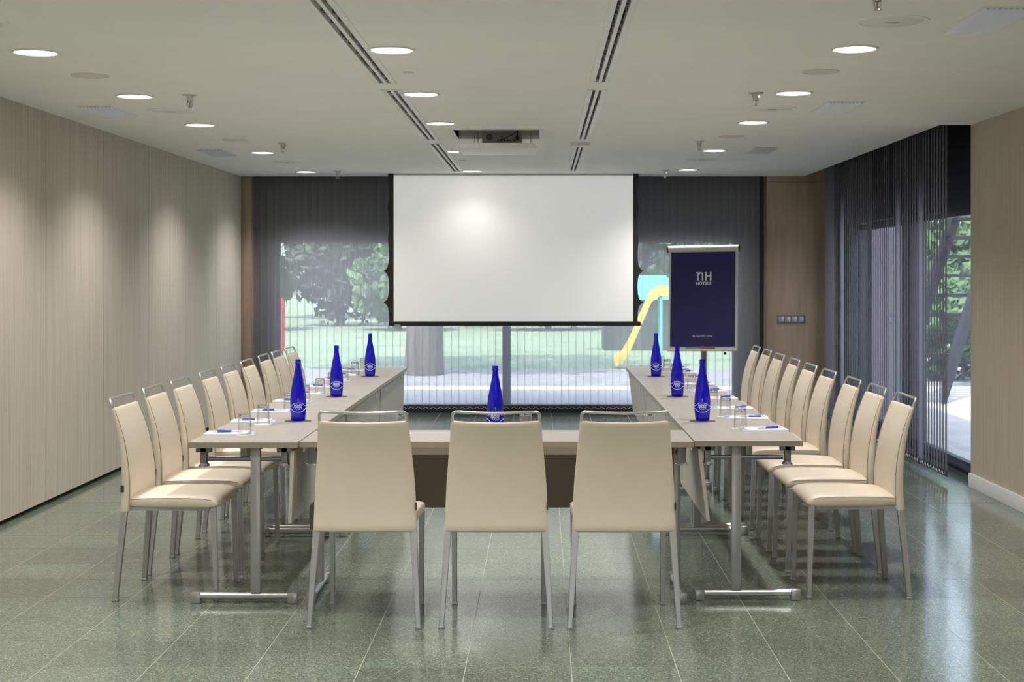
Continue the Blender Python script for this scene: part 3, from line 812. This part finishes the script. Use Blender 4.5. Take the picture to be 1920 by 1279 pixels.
def make_glass():
    t = thing('tumbler', 'g', 'glass')
    # upside down: rim on the coaster, thick base on top
    MB().lathe([(0.001,.0335),(0,.0325),(.001,.0315),(.045,.0295),(.080,.0275),(.083,.026),(.0835,.0005)], 24).build('wall_inside', M['glass'], t, smooth=50)
    MB().lathe([(.001,.0335),(.045,.0318),(.090,.0302),(.0985,.0297),(.1000,.0285),(.0985,.024),(.0975,.0005)], 24).build('wall_outside', M['glass'], t, smooth=50)
    MB().lathe([(.0845,.0005),(.0845,.0262),(.0855,.0285),(.0955,.0285),(.0968,.027),(.0968,.0005)], 24).build('base', M['thickglass'], t, smooth=40)
    return t
gl = make_glass()
pc = tag(MB().lathe([(0,.045),(.0012,.045),(.0013,.0005)], 28).build('paper_coaster', M['paper'], smooth=40), 'c', 'coaster')
def make_pad():
    t = thing('notepad', 'n', 'notepad')
    MB().box(-.115,.105,-.076,.078,0,.0015).build('printed_sheet', M['paperblue'], t)
    MB().box(-.088,.112,-.074,.076,.0015,.0065).build('paper_block', M['paper'], t)
    return t
def make_pen():
    t = thing('ballpoint_pen', 'p', 'pen')
    MB().tube([(-.02,0,.0055),(.045,0,.0055)], .0055, 10).build('barrel', M['penblue'], t, smooth=50)
    MB().tube([(-.02,0,.0055),(-.055,0,.005),(-.07,0,.004)], [.005,.0045,.0015], 10).build('grip', M['penclear'], t, smooth=50)
    MB().tube([(.045,0,.0055),(.068,0,.0055)], .0045, 10).build('push_button', M['penclear'], t, smooth=50)
    MB().box(.012,.058,-.0015,.0015,.0108,.0125).build('clip', M['penblue'], t)
    return t
pad = make_pad(); pen = make_pen()
gk = 0
for side, ysl in (('panelled wall side', LY), ('side window side', RY)):
    for k, y in enumerate(ysl):
        left = side.startswith('pan')
        gx = -1.415 if left else .990; gy = y + (0.0 if left else .265)
        gx += random.uniform(-.012,.012); gy += random.uniform(-.02,.02)
        if left: gy = [6.96,7.44,8.16,8.78,9.36,9.92,10.52,11.15,11.65][k]
        if gy > 12.06: gy = 12.0
        seat = f'at {ordinal(k)} seat from the cross table, {side}'
        place(pc, gk == 0, (gx, gy, TZ), 0, f'white round paper coaster {seat}', 'paper coasters')
        place(gl, gk == 0, (gx, gy, TZ + .0013), random.uniform(0, 3), f'upturned clear glass tumbler {seat}', 'upturned tumblers')
        x = -1.497 if left else 1.092; yy = (y + .055) if left else (y + .195)
        if not left: yy = min(yy, 11.97)
        rz = (PI if left else 0) + math.radians(random.uniform(-6, 6))
        place(pad, gk == 0, (x, yy, TZ), rz, f'white notepad {seat}', 'notepads')
        place(pen, gk == 0, (x + (-.01 if left else .03), yy - .01, TZ + .0065), rz + math.radians(random.uniform(2, 12)), f'blue ballpoint pen {seat}', 'blue pens')
        gk += 1
for k, (x, ph) in enumerate(((-.668, 'at the panelled wall end'), (-.075, 'beside the blue bottle'), (.515, 'at the side window end'))):
    place(pc, False, (x, 7.0, TZ), 0, f'white round paper coaster on the cross table {ph}', 'paper coasters')
    place(gl, False, (x, 7.0, TZ + .0013), 0, f'upturned clear glass tumbler on the cross table {ph}', 'upturned tumblers')

# ------------------------------------------------------------------ garden outside
gnd = struct(MB().box(-40, 40, 16.2, 20.2, -.25, -.03).build('terrace', M['paving']))
struct(MB().box(-40, 40, 20.2, 24.0, -.25, -.035).build('terrace_strip', M['paving2']))
struct(MB().box(3.4, 40, -6, 16.2, -.25, -.03).build('side_terrace', M['paving']))
struct(MB().box(-40, 3.4, -14, Y0 - .2, -.25, -.03).build('rear_bounce_ground', M['paving']))  # unseen pale ground, added to bounce daylight in through the rear opening
struct(MB().box(-60, 60, 24.0, 110, -.3, -.04).build('lawn', M['lawn']))
def foliage(n, rx, ry, rz, leaf, m, name='foliage'):
    b = MB(); rnd = random.Random(n)
    vs = b.v; fs = b.f
    for i in range(n):
        th = rnd.uniform(0, 2*PI); ph = math.acos(rnd.uniform(-1, 1)); rr = rnd.uniform(.55, 1)**.5
        lump = 1 + .22*math.sin(3*th + 2*ph) * math.sin(4*ph)
        c = Vector((rx*rr*lump*math.sin(ph)*math.cos(th), ry*rr*lump*math.sin(ph)*math.sin(th), rz*(1 + rr*lump*math.cos(ph))))
        a = Vector((rnd.gauss(0,1), rnd.gauss(0,1), rnd.gauss(0,1))).normalized()
        u = a.orthogonal().normalized(); s = leaf*rnd.uniform(.6, 1.4)
        o = len(vs); vs += [tuple(c - a*s), tuple(c + u*s*.5), tuple(c + a*s), tuple(c - u*s*.5)]; fs.append((o, o+1, o+2, o+3)); b.mi.append(0)
    return b.build(name, m)
def shrub(label, m, n=2600, rx=1.6, ry=1.2, rz=1.1, leaf=.13, stem=.5):
    t = thing('shrub', label, 'shrub')
    f = foliage(n, rx, ry, rz, leaf, m); f.parent = t; f.location = (0,0,stem - .25)
    MB().tube([(0,0,-.06),(.03,.02,stem+rz*.8)], [.09,.05], 8).build('stem', M['bark'], t, smooth=50)
    return t
s1 = shrub('g', M['leaf']); s2 = shrub('d', M['leaf2'], 2601, 1.65, 1.3, 1.9, .15)
s1['group'] = s2['group'] = 'garden shrubs behind the lawn'
spots = [(-8.2,41,0,1.0),(-6.1,44.6,1,1.0),(-4.0,41,0,.95),(-1.9,44.6,1,1.0),(.2,41,0,1.0),(2.3,44.6,1,1.0),(4.4,41,0,.95),(6.6,44.6,1,1.0),(8.7,41,0,1.0)]
f1 = f2 = True; cnt = [0, 0]
for x, y, kd, sc in spots:
    if kd == 0: o = place(s1, f1, (x, y, -.04), x, f'bright green garden shrub behind the lawn, {ordinal(cnt[0])} bright one from the panelled wall side'); f1 = False
    else: o = place(s2, f2, (x, y, -.04), x, f'dark green garden shrub behind the lawn, {ordinal(cnt[1])} dark one from the panelled wall side'); f2 = False
    cnt[kd] += 1; o.scale = (sc, sc, sc)
def tree(label, loc, tr, th, m, n, rx, rz, leaf, seed):
    t = thing('garden_tree', label, 'tree', loc)
    MB().tube([(0,0,-.06),(.02,.0,th*.4),(.0,.05,th),(.1,.05,th+rz)], [tr*1.15,tr,tr*.9,tr*.3], 12).build('trunk', M['bark'], t, smooth=50)
    for k in range(3):
        an = seed + 2.1*k; MB().tube([(0,.04,th*.95),(rx*.3*math.cos(an),rx*.3*math.sin(an),th+rz*.6),(rx*.6*math.cos(an),rx*.6*math.sin(an),th+rz*1.0)], [tr*.5,tr*.35,tr*.12], 8).build('branch', M['bark'], t, smooth=50)
    f = foliage(n, rx, rx, rz, leaf, m, 'crown'); f.parent = t; f.location = (0,0,th - .2)
    return t
tree('thick-trunked garden tree on the paving strip beyond the blind', (-1.82, 22.6, -.035), .27, 2.7, M['leaf2'], 3000, 2.6, 1.6, .16, .4)
tree('tall garden tree beyond the lawn behind the panelled wall end of the blind', (-7.4, 52, -.04), .3, 2.0, M['leaf'], 5200, 3.0, 3.4, .24, 1.0)
tree('tall dark garden tree beyond the lawn behind the projection screen', (.2, 52, -.04), .3, 2.0, M['leaf2'], 5201, 3.0, 3.6, .24, 2.0)
tree('tall garden tree beyond the lawn behind the flip chart', (7.8, 52, -.04), .3, 2.0, M['leaf'], 5202, 3.0, 3.4, .24, 3.0)
tree('tall garden tree farthest beyond the lawn, bright crown', (4.2, 59, -.04), .3, 1.6, M['leaf'], 5204, 2.9, 3.4, .24, 5.0)
tree('tall garden tree farthest beyond the lawn, dark crown', (-3.7, 59, -.04), .3, 1.6, M['leaf2'], 5206, 2.9, 3.4, .24, 6.0)
tree('small leafy garden tree outside the side door', (7.9, 27.0, -.04), .1, .5, M['leaf'], 5203, 1.9, 1.15, .14, 3.5)
b1 = shrub('low leafy shrub outside the side door below the outdoor stairs', M['leaf'], 2605, 1.0, 1.0, .8, .09, .3); b1.location = (5.9, 21.6, -.035)
# playground
sl = thing('playground_slide', 'yellow plastic playground slide on the lawn edge beyond the blind', 'slide', (1.62, 24.3, -.04))
path = [(-.40,0,.10),(-.28,0,.14),(-.12,0,.42),(.04,0,.80),(.20,0,1.16),(.34,0,1.26),(.52,0,1.26)]
def ribbon(path, y0, y1, th):
    b = MB()
    for (xa,_,za),(xb,_,zb) in zip(path[:-1], path[1:]):
        b.hexa([(xa,y0,za-th),(xb,y0,zb-th),(xb,y1,zb-th),(xa,y1,za-th)], [(xa,y0,za),(xb,y0,zb),(xb,y1,zb),(xa,y1,za)])
    return b
ribbon(path, -.22, .22, .04).build('chute', M['yellow'], sl)
for s in (-1, 1):
    ribbon([(a, b, c + .12) for a, b, c in path], s*.24 - .02, s*.24 + .02, .17).build('side_rail', M['yellow'], sl)
for xx in (.36, .62):
    for s in (-1, 1): MB().tube([(xx, s*.2, 0), (xx, s*.2, 1.25 if xx < .5 else 1.75)], .025, 8).build('post', M['turq'], sl, smooth=50)
for k in range(4): MB().box(.58,.66,-.2,.2,.25+.26*k,.29+.26*k).build('rung', M['red'], sl)
ph_ = thing('playhouse', 'turquoise garden playhouse behind the yellow slide', 'playhouse', (2.1, 30.0, -.04))
pb = MB(); pb.box(-.8,.8,-.03,.03,0,1.1); pb.box(-.8,-.74,.03,1.4,0,1.1); pb.box(.74,.8,.03,1.4,0,1.1); pb.box(-.8,.8,1.4,1.46,0,1.1)
pb.build('walls', M['leaf2'], ph_)
MB().hexa([(-.95,-.2,1.05),(.95,-.2,1.05),(.95,1.65,1.05),(-.95,1.65,1.05)], [(-.5,.55,1.55),(.5,.55,1.55),(.5,.85,1.55),(-.5,.85,1.55)]).build('roof', M['turq'], ph_)
rp_ = thing('play_post', 'red playground post on the lawn at the panelled wall end of the blind', 'post', (-5.33, 29.8, -.04))
MB().tube([(0,0,0),(0,0,.95)], .09, 12).build('post', M['red'], rp_, smooth=50)
MB().lathe([(.95,.09),(1.02,.085),(1.08,.05),(1.1,.001)], 12).build('post_cap', M['red'], rp_, smooth=50)
# outdoor stairs seen through the side door
stt = thing('outdoor_stairs', 'dark steel outdoor staircase rising past the side door', 'stairs', (0,0,-.03))
A = Vector((4.30, 17.6, 0)); B = Vector((5.75, 19.4, 2.9)); 
for off in (0, .9):
    o_ = Vector((.55*off, -.25*off, 0)) if off else Vector((0,0,0))
    MB().hexa([A+o_+Vector((-.03,0,0)), A+o_+Vector((.03,0,0)), B+o_+Vector((.03,0,0)), B+o_+Vector((-.03,0,0))], [A+o_+Vector((-.03,0,.32)), A+o_+Vector((.03,0,.32)), B+o_+Vector((.03,0,.32)), B+o_+Vector((-.03,0,.32))]).build('stringer', M['stair'], stt)
for k in range(12):
    c = A.lerp(B, (k + .5)/12) + Vector((.25, -.11, .2))
    MB().box(c.x-.26, c.x+.26, c.y-.12, c.y+.12, c.z-.02, c.z+.02).build('tread', M['stair'], stt)
struct(MB().box(3.46, 3.90, 15.3, 15.5, -.03, 3.0).build('wall_fin', M['renderwall']))
struct(MB().box(5.2, 9.2, 23.2, 23.4, -.035, .62).build('wall_garden', M['paving']))
